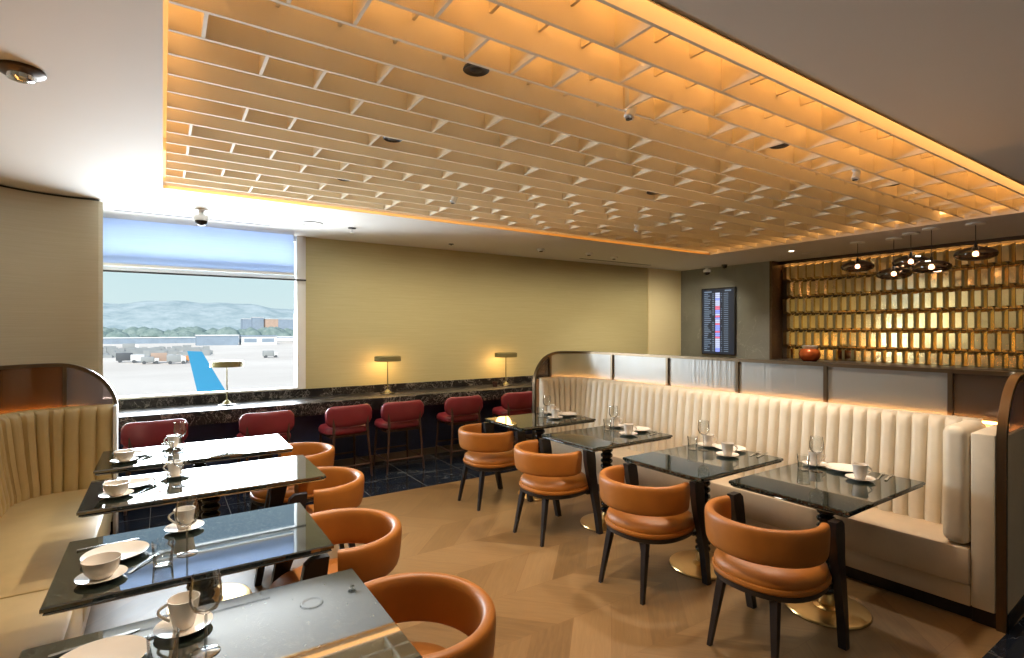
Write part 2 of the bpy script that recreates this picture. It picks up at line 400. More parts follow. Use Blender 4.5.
MB().box(-.72, wx1 - .07, WY + .0, WY + .05, 2.318, 2.36).build('transom', 'white_paint', win, ang=0)

# ---------------------------------------------------------------- ceiling grille
GR = thing('ceiling_grille', 'large egg-crate grille of cream blades filling the lit ceiling coffer', 'ceiling grille', ((CX0 + CX1) / 2, (CY0 + CY1) / 2, CZ))
ox, oy = (CX0 + CX1) / 2, (CY0 + CY1) / 2
FZ0, FZ1 = CZ + .010, CZ + .235
FY = [1.40 + .2135 * k for k in range(18)]
fx0, fx1 = .018, 7.07
for k, y in enumerate(FY):
    MB().box(fx0 - ox, fx1 - ox, y - .008 - oy, y + .008 - oy, FZ0 - CZ, FZ1 - CZ).build('blade', 'fin_paint', GR, ang=0)
FULL = {0: [2, 6, 9, 13, 17, 20, 23, 26, 28], 1: [3, 7, 10, 14, 18, 21, 24, 27], 2: [1, 2, 4, 5, 6, 8, 9, 11, 12, 13, 15, 16, 17, 19, 20, 22, 23, 25, 26, 28], 3: [14, 18, 22, 26],
        4: [0, 3, 7, 10, 14, 18, 21, 25, 28], 5: [1, 2, 4, 6, 8, 9, 11, 13, 15, 17, 19, 22, 24, 27], 6: [3, 5, 7, 10, 12, 14, 16, 18, 20, 23, 26], 7: [], 8: [1, 2, 4, 6, 8, 9, 11, 13, 15, 17, 19, 20, 22, 24, 26],
        9: [], 10: [0, 3, 5, 7, 10, 12, 14, 16, 18, 21, 24, 27], 11: [1, 2, 4, 6, 8, 9, 11, 13, 15, 17, 19, 22, 25], 12: [0, 3, 5, 7, 10, 12, 14, 16, 19, 21, 24], 13: [],
        14: [1, 2, 4, 6, 8, 10, 11, 13, 15, 17, 20, 22, 25], 15: [0, 3, 5, 7, 9, 12, 14, 16, 18, 21, 23, 26], 16: [2, 4, 7, 9, 11, 13, 15, 18, 20, 23, 25]}
FULL[3] = []
cells = []
for k in range(17):
    for n in range(29):
        cells.append((n in FULL[k], FY[k] ** 2 + (.135 + .2405 * n) ** 2, k, n))
cells.sort(key=lambda c: (not c[0], c[1]))
for k in (0, 1, 2, 3, 5, 7, 9, 11, 13, 15):  # unseen glowing strips added on blade tops to brighten the coffer
    struct(MB().box(.3, 6.8, FY[k] - .012, FY[k] + .012, FZ1 + .002, FZ1 + .012).build('blade_glow' if k == 0 else 'blade_glow.001', 'glow_front' if k < 3 else 'glow_grille', ang=0))
rest = MB()
for i, (full, _, k, n) in enumerate(cells):
    xx = .135 + .2405 * n - ox; y0, y1 = FY[k] + .008 - oy, FY[k + 1] - .008 - oy
    zb = (FZ0 if full else FZ0 + .095) - CZ; tk = .007
    m = MB() if i < 100 else rest
    m.box(xx - tk, xx + tk, y0, y1, zb + .001, FZ1 - CZ - .001)
    if i < 100: m.build('cross_blade', 'fin_paint', GR, ang=0)
rest.build('cross_blades', 'fin_paint', GR, ang=0, kind='stuff')

# ---------------------------------------------------------------- small ceiling fittings
def recessed(label, x, y, z=None):
    z = FZ0 if z is None else z
    o = thing('downlight', label, 'downlight', (x, y, z), 0, 'round black downlights in the grille')
    MB().lathe([(0, .012), (.058, .011), (.062, .0), (.056, -.004), (.050, -.001), (0, -.001)], seg=20).build('trim_ring', 'black_plastic', o)
    MB().lathe([(0, -.0015), (.030, -.0015), (.028, -.003), (0, -.003)], seg=16).build('lens', 'black_plastic', o)
for (x, y), lb in zip(DOWN, ('black downlight in the grille, nearest the camera on the left', 'black downlight in the grille, middle one of the left-hand three', 'black downlight near the front edge of the grille, middle of the picture', 'black downlight farthest right in the grille above the booth', 'black downlight in the centre of the far half of the grille', 'black downlight in the grille closest to the window')):
    kx = round((x - .255) / .2405); ky = round((y - 1.507) / .2135); recessed(lb, .255 + .2405 * kx, 1.507 + .2135 * ky, FZ0 + .035)
def sprinkler():
    o = thing('ceiling_spotlight', '', 'spotlight')
    MB().lathe([(.022, .10), (.022, 0), (.016, -.012), (0, -.012)], seg=14).build('stem', 'white_plastic', o)
    h = MB().lathe([(.0, .03), (.024, .03), (.028, -.035), (.022, -.04), (0, -.03)], seg=14); h.xf(Matrix.Translation((.01, -.005, -.035)) @ Matrix.Rotation(radians(25), 4, 'Y')); h.build('head', 'white_plastic', o)
    MB().lathe([(0, -.0745), (.018, -.0745), (.018, -.078), (0, -.078)], seg=12).build('lens', 'black_plastic', o)
    return o
for (x, y), lb in zip(((2.067, 2.004), (4.322, 1.891), (2.147, 4.205), (4.524, 4.277)), ('small white spotlight hanging from the grille, nearest the camera', 'small white spotlight hanging from the right part of the grille', 'small white spotlight hanging from the far left of the grille', 'small white spotlight hanging from the far right of the grille')):
    place(sprinkler, 'spr', (x, y, FZ0 + .02), 0, lb, 'white spotlights in the grille')
def dome_cam():
    o = thing('dome_camera', '', 'camera')
    MB().lathe([(0, 0), (.065, 0), (.068, -.012), (.03, -.016), (.022, -.05), (0, -.05)], seg=20).build('mount', 'white_plastic', o)
    MB().lathe([(.02, -.045), (.062, -.06), (.068, -.085), (.060, -.11), (0, -.11)], seg=20).build('housing', 'white_plastic', o)
    MB().lathe([(.055, -.108), (.050, -.135), (.03, -.155), (0, -.16)], seg=20).build('dome', 'black_gloss', o)
    return o
place(dome_cam, 'dome', (.31, 5.95, CZ), 0, 'white security camera with dark dome hanging in front of the window', 'dome cameras')
place(dome_cam, 'dome', (8.42, 6.20, CZ), 0, 'white security camera with dark dome beside the stone wall', 'dome cameras')
o = thing('dome_camera', 'small black camera on the ceiling by the stone wall', 'camera', (8.45, 5.85, CZ))
MB().lathe([(0, 0), (.05, 0), (.05, -.03), (0, -.03)], seg=16).build('mount', 'black_plastic', o); MB().lathe([(.045, -.03), (.035, -.06), (0, -.07)], seg=16).build('dome', 'black_gloss', o)
def sensor():
    o = thing('smoke_detector', '', 'detector')
    MB().lathe([(0, 0), (.06, 0), (.06, -.014), (.045, -.03), (0, -.032)], seg=18).build('body', 'white_plastic', o)
    MB().lathe([(.026, -.031), (.024, -.042), (0, -.044)], seg=12).build('sensor_cap', 'black_plastic', o)
    return o
for x, y, lb in ((4.575, 6.171, 'white smoke detector on the ceiling before the far wall, leftmost of three'), (5.427, 6.092, 'white smoke detector on the ceiling before the far wall, middle of three'), (6.065, 6.209, 'white smoke detector on the ceiling before the far wall, right one beside the slot')):
    place(sensor, 'sens', (x, y, CZ), 0, lb, 'detectors along the far ceiling')
o = thing('ceiling_speaker', 'round pale flush speaker ring in the ceiling right of the window camera', 'speaker', (1.36, 6.05, CZ))
MB().lathe([(0, .0), (.11, .0), (.115, -.006), (.10, -.010), (.095, -.004), (0, -.004)], seg=28).build('grille', 'ceiling_paint', o); MB().lathe([(.115, 0), (.122, -.001), (.115, -.008)], seg=28).build('rim', 'black_plastic', o)
o = thing('sprinkler', 'small grey sprinkler under the ceiling left of the far wall', 'sprinkler', (1.81, 6.08, CZ))
MB().lathe([(0, 0), (.045, 0), (.045, -.008), (.015, -.012), (0, -.012)], seg=16).build('plate', 'black_plastic', o); MB().lathe([(.012, -.01), (.014, -.05), (.028, -.055), (.028, -.06), (0, -.062)], seg=12).build('nozzle', 'chrome', o)
o = thing('sprinkler', 'tiny dark sprinkler plate on the ceiling above the far wall', 'sprinkler', (3.28, 6.48, CZ))
MB().lathe([(0, 0), (.035, 0), (.035, -.008), (0, -.010)], seg=14).build('plate', 'black_plastic', o); MB().lathe([(.01, -.008), (.012, -.02), (0, -.022)], seg=10).build('nozzle', 'chrome', o)
o = thing('ceiling_lamp', 'round dark chrome ceiling fitting above the left booth', 'ceiling lamp', (-.53, 3.18, CZ))
MB().lathe([(0, 0), (.085, 0), (.088, -.014), (.07, -.026), (.045, -.030), (0, -.030)], seg=28).build('body', 'bronze_dark', o); MB().lathe([(.05, -.026), (.046, -.046), (.02, -.055), (0, -.056)], seg=20).build('cap', 'chrome', o)
o = thing('downlight', 'small bright downlight in the ceiling before the gold tile wall', 'downlight', (7.80, 4.28, CZ))
MB().lathe([(.050, .0), (.052, -.004), (.036, -.004), (.034, .0)], seg=18).build('trim_ring', 'white_plastic', o); MB().lathe([(0, -.001), (.034, -.001), (.034, -.003), (0, -.003)], seg=14).build('lens', 'down_glow', o)
o = thing('ceiling_speaker', 'flat round ceiling speaker beside the bright downlight near the tile wall', 'speaker', (8.25, 4.22, CZ))
MB().lathe([(0, 0), (.12, 0), (.12, -.006), (0, -.012)], seg=24).build('grille', 'ceiling_paint', o); MB().lathe([(.12, 0), (.127, -.002), (.12, -.008)], seg=24).build('rim', 'white_plastic', o)
struct(MB().box(-.40, 1.0, 6.42, 6.45, CZ - .003, CZ + .001).build('trim_6', 'black_plastic', ang=0))
struct(MB().box(5.72, 7.4, 6.62, 6.66, CZ - .003, CZ + .001).build('trim_7', 'black_plastic', ang=0))

# ---------------------------------------------------------------- counter
CT = thing('marble_counter', 'long dark veined marble counter under the window and along the far wall', 'counter', (2.4, 6.7, 0))
def cbox(*a, **k):
    x0, x1, y0, y1, z0, z1 = a; return MB().box(x0 - 2.4, x1 - 2.4, y0 - 6.7, y1 - 6.7, z0, z1, **k)
cbox(-.43, 5.9, 6.38, 6.97, .70, .845, bev=.004).build('worktop', 'counter_marble', CT)
cbox(-.43, 5.9, 6.972, 6.998, .70, .945).build('backsplash', 'counter_marble', CT, ang=0)
cbox(-.43, 5.9, 6.62, 6.96, .09, .70).build('base_panel', 'navy_panel', CT, ang=0)
cbox(-.43, 5.9, 6.60, 6.96, 0, .09).build('skirting', 'skirting_metal', CT, ang=0)

# stools
def make_stool():
    o = thing('counter_stool', '', 'stool')
    # seat faces +y ; backrest at -y
    b = MB(); rings = []
    n = 22
    for i in range(n + 1):
        t_ = -1 + 2 * i / n; x = .265 * t_; yb = -.235 + .075 * t_ * t_
        hh = .120 * (1 - .45 * abs(t_) ** 10) ; th = .030
        ring = [(x + 0, yb + th * cos(a) * (1 if cos(a) > 0 else 1), .715 + hh * (abs(sin(a)) ** .55) * (1 if sin(a) > 0 else -1)) for a in [2 * pi * k / 20 for k in range(20)]]
        rings.append(ring)
    b.loft(rings).build('backrest', 'red_leather', o, ang=60)
    s_ = MB(); rr = []
    for r, z in ((.0, .500), (.90, .500), (1.0, .520), (1.0, .555), (.93, .582), (.7, .594), (0.0, .597)):
        rr.append([(.255 * r * (abs(cos(a)) ** .55) * (1 if cos(a) > 0 else -1), .01 + .225 * r * (abs(sin(a)) ** .55) * (1 if sin(a) > 0 else -1), z) for a in [2 * pi * k / 36 for k in range(36)]])
    s_.loft(rr).build('seat', 'red_leather', o, ang=50)
    MB().box(-.215, .215, -.18, .20, .470, .500, bev=.006).build('seat_frame', 'brown_wood', o)
    for sx in (-1, 1):
        MB().tube([(sx * .235, -.255, 0), (sx * .205, -.232, .40), (sx * .195, -.215, .60), (sx * .20, -.205, .74)], [.011, .015, .016, .013], 10).build('leg', 'brown_wood', o)
        MB().tube([(sx * .225, .215, 0), (sx * .20, .185, .48)], [.011, .016], 10).build('leg', 'brown_wood', o)
        MB().tube([(sx * .226, -.247, .15), (sx * .216, .205, .15)], .010, 8).build('stretcher', 'brown_wood', o)
    MB().tube([(-.226, -.247, .15), (.226, -.247, .15)], .011, 8).build('stretcher', 'brown_wood', o)
    MB().tube([(-.218, .205, .20), (.218, .205, .20)], .011, 8).build('foot_rail', 'brown_wood', o)
    return o
for x, rz, lb in ((-.10, .06, 'red leather counter stool at the end of the left booth, below the window'), (.88, .05, 'red leather counter stool below the window lamp'), (1.73, .10, 'red leather counter stool behind the left tables, third from the left'),
                  (2.39, .02, 'red leather counter stool in front of the middle lamp with both back legs in view'), (3.23, .0, 'red leather counter stool between the middle and right lamps'), (4.09, -.03, 'red leather counter stool farthest right, before the right lamp')):
    place(make_stool, 'stool', (x + .03, 6.235, 0), rz, lb, 'red stools along the counter')

# table lamps
def make_lamp(lit=True):
    o = thing('table_lamp', '', 'lamp')
    MB().lathe([(0, 0), (.095, 0), (.098, .006), (.092, .012), (.05, .018), (0, .018)], seg=28).build('base', 'black_gloss', o)
    MB().lathe([(.048, .016), (.040, .030), (.016, .052), (.010, .060), (0, .06)], seg=20).build('collar', 'lamp_brass', o)
    MB().tube([(0, 0, .05), (0, 0, .47)], .008, 10).build('stem', 'lamp_brass', o)
    MB().lathe([(.010, .50), (.155, .498), (.170, .492), (.172, .435), (.168, .432), (.164, .436), (.162, .488), (.010, .492)], seg=36).build('lamp_shade', 'lamp_brass', o)
    sh = [c for c in COL.objects if c.parent == o and c.name.startswith('lamp_shade')][0]
    if lit: MB().lathe([(0.02, .470), (.13, .470), (.13, .462), (.02, .462)], seg=28).build('light_disc', 'lamp_glow', sh)
    else: MB().lathe([(0.02, .470), (.13, .470), (.13, .462), (.02, .462)], seg=28).build('light_disc', 'white_plastic', sh)
    return o
l1 = make_lamp(False); l1.location = (.60, 6.73, .845); tag(l1, 'brass table lamp standing unlit before the window', 'lamp', 'table lamps on the counter')
place(make_lamp, 'lamp', (2.475, 6.73, .845), 0, 'lit brass table lamp in the middle of the counter', 'table lamps on the counter')
place(make_lamp, 'lamp', (4.33, 6.73, .845), 0, 'lit brass table lamp nearest the right booth', 'table lamps on the counter')
for x, p in ((2.475, 7), (4.33, 6)):
    light('POINT', 'table_lamp_bulb', (x, 6.80, 1.285), p, (1, .52, .17), shadow_soft_size=.12)
o = thing('glass_cup', 'small dark glass cup on the counter left of the right lamp', 'cup', (4.12, 6.70, .845))
MB().lathe([(0, 0), (.032, 0), (.045, .07), (.042, .07), (.030, .008), (0, .008)], seg=18).build('cup_body', 'brown_wood', o)
MB().lathe([(.030, .004), (.04, .05), (0, .05)], seg=14).build('drink', 'black_gloss', o)

# ---------------------------------------------------------------- booths and partitions
def plan_path(pts, radius, step=.012):
    """polyline with rounded corners -> list of (pos, tangent, s)"""
    P = [Vector((x, y)) for x, y in pts]; segs = []
    out = []
    cur = P[0]
    dense = [P[0]]
    for i in range(1, len(P) - 1):
        r = radius[i - 1]; a = (P[i - 1] - P[i]).normalized(); b = (P[i + 1] - P[i]).normalized()
        p0 = P[i] + a * r; p1 = P[i] + b * r; c = P[i] + (a + b) * r
        dense.append(p0)
        for k in range(1, 24):
            t_ = k / 24 * pi / 2; dense.append(c - b * r * cos(t_) - a * r * sin(t_))
        dense.append(p1)
    dense.append(P[-1])
    L = [0]
    for i in range(1, len(dense)): L.append(L[-1] + (dense[i] - dense[i - 1]).length)
    def at(s):
        s = min(max(s, 0), L[-1])
        for i in range(1, len(L)):
            if s <= L[i] + 1e-9:
                f = (s - L[i - 1]) / max(L[i] - L[i - 1], 1e-9); p = dense[i - 1].lerp(dense[i], f)
                # smooth tangent
                q0 = dense[max(i - 2, 0)]; q1 = dense[min(i + 1, len(dense) - 1)]
                d = (dense[i] - dense[i - 1]).normalized(); return p, d
        return dense[-1], (dense[-1] - dense[-2]).normalized()
    return at, L[-1]
def fluted(at, L, s0, s1, pitch, side, zb, zt_, o_bot, o_top, bump=.032):
    """fluted backrest: cushion face offset to the seated side from the plan path"""
    n = max(1, round((s1 - s0) / pitch)); sub = 12; rings = []
    prof = [(zb, o_bot), (zb + .10, o_bot), ((zb + zt_) / 2, (o_bot + o_top) / 2), (zt_ - .10, o_top + .008), (zt_ - .04, o_top + .004), (zt_ - .012, o_top - .018), (zt_, o_top - .045), (zt_, .040), (zb, .040)]
    for i in range(n * sub + 1):
        s = s0 + (s1 - s0) * i / (n * sub); fr_ = (i % sub) / sub
        bp = bump * (1 - abs(2 * fr_ - 1) ** 3.6) if i % sub else 0.0
        p, d = at(s); nr = Vector((-d.y, d.x)) * side
        ring = []
        for j, (z, of) in enumerate(prof):
            k = (1, 1, 1, 1, .8, .45, .1, 0, 0)[j]
            q = p + nr * (of + bp * k - .0); ring.append((q.x, q.y, z))
        rings.append(ring)
    return MB().loft(rings)
def arch_z(s, L, H, R, z0=0):
    t_ = min(s, L - s)
    if t_ >= R: return H
    return H - R + sqrt(max(0, R * R - (R - t_) ** 2))
def sweep(at, pts, w_out, w_in, th, side):
    """rectangular bar along (s,z) points; width across the plan path, thickness th normal to bar in the (s,z) plane"""
    rings = []; n = len(pts)
    for i, (s, z) in enumerate(pts):
        s0, z0 = pts[max(i - 1, 0)]; s1, z1 = pts[min(i + 1, n - 1)]
        ds, dz = s1 - s0, z1 - z0; ln = sqrt(ds * ds + dz * dz) or 1; ns, nz = -dz / ln, ds / ln
        ring = []
        for wv, tv in ((-w_out, 0), (w_in, 0), (w_in, -th), (-w_out, -th)):
            ss, zz_ = s + ns * tv, z + nz * tv; p, d = at(ss); nr = Vector((-d.y, d.x)) * side
            if ss < 0: p = p + d * ss
            q = p + nr * wv; ring.append((q.x, q.y, zz_))
        rings.append(ring)
    return MB().loft(rings)
def partition(root, at, L, side, H, R, posts, zb, ends=(True, True), glass='reeded_glass', end_glass='tinted_glass'):
    pts = []
    if ends[0]:
        pts += [(0, z) for z in (0, .3, .6, H - R)]
        pts += [(R - R * cos(a), H - R + R * sin(a)) for a in [radians(k * 6) for k in range(1, 16)]]
    else: pts += [(0, H)]
    s = (R if ends[0] else 0) + .04
    e_end = L - (R if ends[1] else 0)
    while s < e_end - .01: pts.append((s, H)); s += .04
    if ends[1]:
        pts += [(L - R + R * sin(a), H - R + R * cos(a)) for a in [radians(k * 6) for k in range(0, 16)]]
        pts += [(L, z) for z in (.6, .3, 0)]
    else: pts += [(L, H)]
    sweep(at, pts, .022, .022, .028, side).build('frame', 'bronze', root, ang=40)
    def strip(s0, s1, za, zb_f, w0, w1):
        rings = []; n = max(2, int((s1 - s0) / .025))
        for i in range(n + 1):
            s = s0 + (s1 - s0) * i / n; p, d = at(s); nr = Vector((-d.y, d.x)) * side; top = zb_f(s)
            a, b = p + nr * w0, p + nr * w1
            rings.append([(a.x, a.y, za), (b.x, b.y, za), (b.x, b.y, max(top, za + .001)), (a.x, a.y, max(top, za + .001))])
        return MB().loft(rings)
    strip(.028, L - .028, .10, lambda s: min(zb, arch_z(s, L, H, R) - .03 if (ends[0] and s < R) or (ends[1] and s > L - R) else zb), -.022, .0).build('back_panel', 'beige_upholstery', root, ang=30)
    strip(.028, L - .028, 0, lambda s: .10, -.026, .0).build('plinth', 'dark_wood', root, ang=30)
    cuts = [.028] + posts + [L - .028]
    for i in range(len(cuts) - 1):
        a, b = cuts[i] + .010, cuts[i + 1] - .010
        f = lambda s: (arch_z(s, L, H, R) if (ends[0] and s < R) or (ends[1] and s > L - R) else H) - .028
        end = (i == 0 and ends[0]) or (i == len(cuts) - 2 and ends[1])
        strip(a, b, zb + .002, f, -.007, -.002).build('glass_pane', end_glass if end else glass, root, ang=30)
    for s in posts:
        p, d = at(s); nr = Vector((-d.y, d.x)) * side
        zt2 = (arch_z(s, L, H, R) if (ends[0] and s < R) or (ends[1] and s > L - R) else H) - .026
        ring = lambda z: [((p + d * a + nr * b).x, (p + d * a + nr * b).y, z) for a, b in ((-.013, -.025), (.013, -.025), (.013, .02), (-.013, .02))]
        MB().loft([ring(zb), ring(zt2)]).build('post', 'bronze', root, ang=0)
    # warm light strip tucked behind the cushion top
    strip(.22, L - .30, zb - .01, lambda s: zb + .002, .012, .032).build('light_strip', 'led_booth', root, ang=30)

ROT = radians(2.6)
RB = (3.92, 1.0, 0)
# right booth: local x right, y away
pr_ = thing('booth_partition', 'bronze framed glass screen with arched ends behind the right booth', 'partition', RB, ROT)
atR, LR = plan_path([(.0, -.035), (.55, -.035), (.55, 4.12), (-.055, 4.12)], [.06, .45])
sl = lambda ly: .49 + (ly - .025) + pi / 2 * .06
partition(pr_, atR, LR, 1, 1.43, .40, [sl(.33), sl(1.12), sl(1.875), sl(2.65), sl(3.42), LR - .25], 1.10)
bk = thing('booth_bench', 'long cream bench with fluted back behind the right row of tables', 'bench', RB, ROT)
fs0 = sl(.20)
atR2, LR2 = plan_path([(.515, .15), (.515, 4.085), (-.045, 4.085)], [.42])
fluted(atR2, LR2, 0, LR2 - .02, .092, 1, .40, 1.125, .15, .075).build('backrest', 'cream_leather', bk, ang=50)
MB().box(-.02, .385, .10, 4.0, .205, .425, bev=.018).build('seat_cushion', 'beige_upholstery', bk)
MB().box(.0, .40, .10, 4.02, .085, .205, bev=.006).build('seat_base', 'beige_upholstery', bk)
MB().box(.04, .40, .10, 4.02, 0, .085).build('plinth', 'dark_wood', bk, ang=0)
MB().box(-.005, .48, -.012, .098, .088, 1.10, bev=.012).build('end_panel', 'cream_leather', bk)
MB().box(.02, .48, -.012, .095, 0, .088).build('end_plinth', 'dark_wood', bk, ang=0)
MB().box(-.015, .40, .10, .235, .43, 1.125, bev=.05, seg=5).build('end_cushion', 'cream_leather', bk)

# left booth (world coordinates, origin at its right far corner)
LO = (-.31, 5.5, 0)
pl_ = thing('booth_partition', 'bronze framed glass screen with arched end behind the left booth', 'partition', LO)
atL, LL = plan_path([(.0, .0), (-.80, .0), (-.80, -4.9)], [.5])
partition(pl_, atL, LL, -1 * -1, 1.43, .40, [.345, 1.35, 2.3, 3.2, 4.1], 1.06, ends=(True, False), glass='amber_glass')
bl = thing('booth_bench', 'curved cream bench with fluted back behind the left row of tables', 'bench', LO)
atL2, LL2 = plan_path([(-.0, -.035), (-.765, -.035), (-.765, -4.85)], [.46])
fluted(atL2, LL2, .03, LL2 - .02, .105, 1, .40, 1.085, .15, .075).build('backrest', 'tan_leather', bl, ang=50)
MB().box(-.62, -.02, -2.13, -.19, .22, .45, bev=.02).build('seat_cushion', 'tan_leather', bl)
MB().box(-.62, -.02, -4.85, -2.136, .22, .45, bev=.02).build('seat_cushion', 'tan_leather', bl)
MB().box(-.62, -.04, -4.85, -.19, .085, .22).build('seat_base', 'beige_upholstery', bl, ang=0)
MB().box(-.62, -.08, -4.85, -.19, 0, .085).build('plinth', 'dark_wood', bl, ang=0)
MB().box(-.026, -.0, -.19, -.035, .04, 1.08, bev=.006).build('end_panel', 'white_paint', bl)

# ---------------------------------------------------------------- tables
def make_table(lx, ly=.68, stone='granite_polished'):
    def mk():
        o = thing('dining_table', '', 'table')
        a, b = lx / 2, ly / 2
        m = MB(); rings = []
        for dx, z in ((-.022, .737), (-.006, .747), (-.010, .753), (0, .758), (0, .770), (-.004, .775)):
            rings.append([(-a - dx, -b - dx, z), (a + dx, -b - dx, z), (a + dx, b + dx, z), (-a - dx, b + dx, z)])
        m.loft(rings).build('tabletop', stone, o, ang=20)
        MB().box(-.17, .17, -.15, .15, .715, .736).build('mounting_plate', 'black_plastic', o, ang=0)
        prof = [(0, .715), (.045, .715)]
        nb = 13; z0, z1 = .10, .715
        for k in range(nb):
            za = z1 - (z1 - z0) * k / nb; h = (z1 - z0) / nb
            prof += [(.036, za - .001), (.050, za - h * .25), (.054, za - h * .5), (.050, za - h * .75), (.036, za - h + .001)]
        prof += [(.036, .095), (0, .095)]
        MB().lathe(prof, seg=20).build('column', 'black_gloss', o, ang=50)
        MB().lathe([(0, .10), (.036, .10), (.05, .075), (.052, .05), (.040, .035), (.07, .022), (.07, .018), (0, .018)], seg=20).build('collar', 'brass', o)
        MB().lathe([(0, .018), (.20, .018), (.228, .014), (.232, .006), (.225, 0), (0, 0)], seg=40).build('base', 'brass', o)
        return o
    return mk
mkR = make_table(.935, .662, stone='granite'); mkR1 = make_table(.96, .68, stone='granite'); mkL = make_table(.955, .662); mkLL = make_table(1.227, .662)
G1, G2 = 'tables along the right booth', 'tables along the left booth'
RT = [(3.366, 1.632, 'nearest right-hand table'), (3.240, 2.42, 'second right-hand table'), (3.243, 3.41, 'third right-hand table'), (3.25, 4.40, 'farthest right-hand table')]
LT = [(.136, 1.72, 'nearest left-hand table'), (.136, 2.65, 'second left-hand table'), (.248, 3.77, 'third left-hand table'), (.234, 4.705, 'farthest left-hand table')]
place(mkR1, 'tR1', (*RT[0][:2], 0), .006, 'black granite pedestal table at the near end of the right booth', G1)
place(mkR, 'tR', (*RT[1][:2], 0), .006, 'black granite pedestal table, second from the near end of the right booth', G1)
place(mkR, 'tR', (*RT[2][:2], 0), .006, 'black granite pedestal table, third from the near end of the right booth', G1)
place(mkR, 'tR', (*RT[3][:2], 0), .006, 'black granite pedestal table at the arched far end of the right booth', G1)
place(mkL, 'tL', (*LT[0][:2], 0), 0, 'black granite pedestal table nearest the camera at the bottom left', G2)
place(mkL, 'tL', (*LT[1][:2], 0), 0, 'black granite pedestal table, second from the camera along the left booth', G2)
place(mkLL, 'tLL', (*LT[2][:2], 0), 0, 'long black table mirroring the bright window, third along the left booth', G2)
place(mkLL, 'tLL', (*LT[3][:2], 0), 0, 'long black table mirroring the bright window, nearest the red stools', G2)

# ---------------------------------------------------------------- orange chairs
def make_chair():
    o = thing('dining_chair', '', 'chair')       # faces +x
    cx = -.03; rx, ry = .255, .275
    def sec(a, end):
        # rounded band section at angle a, outward radius normal
        c, s = cos(a), sin(a); nx, ny = c / rx, s / ry; ln = sqrt(nx * nx + ny * ny); nx /= ln; ny /= ln
        bx, by = cx + rx * c, ry * s; ring = []
        zc = .630; hh = .092; th = .027
        for k in range(20):
            q = 2 * pi * k / 20
            o1 = th * (abs(cos(q)) ** .6) * (1 if cos(q) > 0 else -1); z1 = hh * (abs(sin(q)) ** .5) * (1 if sin(q) > 0 else -1)
            lean = .10 * (z1 + hh)
            ring.append((bx + nx * (o1 * 1 + lean), by + ny * (o1 + lean * .35), zc + z1))
        return ring
    A0 = radians(72)
    rings = [sec(A0 + (2 * pi - 2 * A0) * i / 40, 0) for i in range(41)]
    MB().loft(rings).build('backrest', 'orange_leather', o, ang=60)
    # seat: flattened round cushion
    def so(r, z, f=.0):
        return [(.022 + (.285 * r) * (abs(cos(a)) ** .85) * (1 if cos(a) > 0 else -1), (.275 * r) * (abs(sin(a)) ** .85) * (1 if sin(a) > 0 else -1), z) for a in [2 * pi * k / 40 for k in range(40)]]
    MB().loft([so(0, .385), so(.97, .385), so(1.0, .390), so(1.012, .402), so(1.0, .414), so(.965, .417), so(.972, .424), so(.975, .436), so(.95, .458), so(.87, .478), so(.70, .492), so(.4, .499), so(0, .501)]).build('seat', 'orange_leather', o, ang=50)
    MB().loft([so(0, .352), so(.93, .352), so(.97, .358), so(.985, .385), so(0, .385)]).build('seat_frame', 'dark_wood', o, ang=40)
    for sy in (-1, 1):
        # rear legs
        MB().loft([[(x0 + w * cx_, y0 * sy + w * cy_, z) for cx_, cy_ in ((-1, -1), (1, -1), (1, 1), (-1, 1))] for x0, y0, w, z in ((-.262, .178, .011, 0), (-.225, .160, .016, .20), (-.195, .145, .020, .36))]).build('leg', 'dark_wood', o, ang=30)
        # front leg posts rising to the band ends
        pp = [(.295, .262, .020, 0), (.262, .268, .024, .18), (.220, .274, .031, .36), (.178, .278, .042, .52), (.160, .282, .051, .63), (.150, .284, .049, .695), (.135, .285, .036, .718)]
        rr = []
        for x0, y0, w, z in pp:
            rr.append([(x0 - w, sy * (y0 - .026), z), (x0 + w, sy * (y0 - .026), z), (x0 + w, sy * (y0 + .016), z), (x0 - w, sy * (y0 + .016), z)])
        MB().loft(rr).build('leg', 'dark_wood', o, ang=40)
    MB().box(.16, .20, -.25, .25, .345, .372).build('front_rail', 'dark_wood', o, ang=0)
    return o
GC1, GC2 = 'orange chairs on the right', 'orange chairs on the left'
for x, y, rz, lb in ((2.725, 1.625, .02, 'orange leather armchair at the nearest right-hand table, beside the near end of the booth'), (2.725, 2.475, .03, 'orange leather armchair at the second right-hand table'),
                     (2.725, 3.515, .03, 'orange leather armchair at the third right-hand table'), (2.72, 4.50, .03, 'orange leather armchair at the farthest right-hand table, nearest the red stools')):
    place(make_chair, 'chair', (x, y, 0), rz + ROT * .5, lb, GC1)
for x, y, lb in ((.69, 1.733, 'orange leather armchair at the nearest left-hand table, cut by the bottom edge'), (.70, 2.643, 'orange leather armchair at the second left-hand table'),
                 (.82, 3.61, 'orange leather armchair at the third left-hand table'), (.875, 4.55, 'orange leather armchair at the farthest left-hand table')):
    place(make_chair, 'chair', (x, y, 0), pi, lb, GC2)

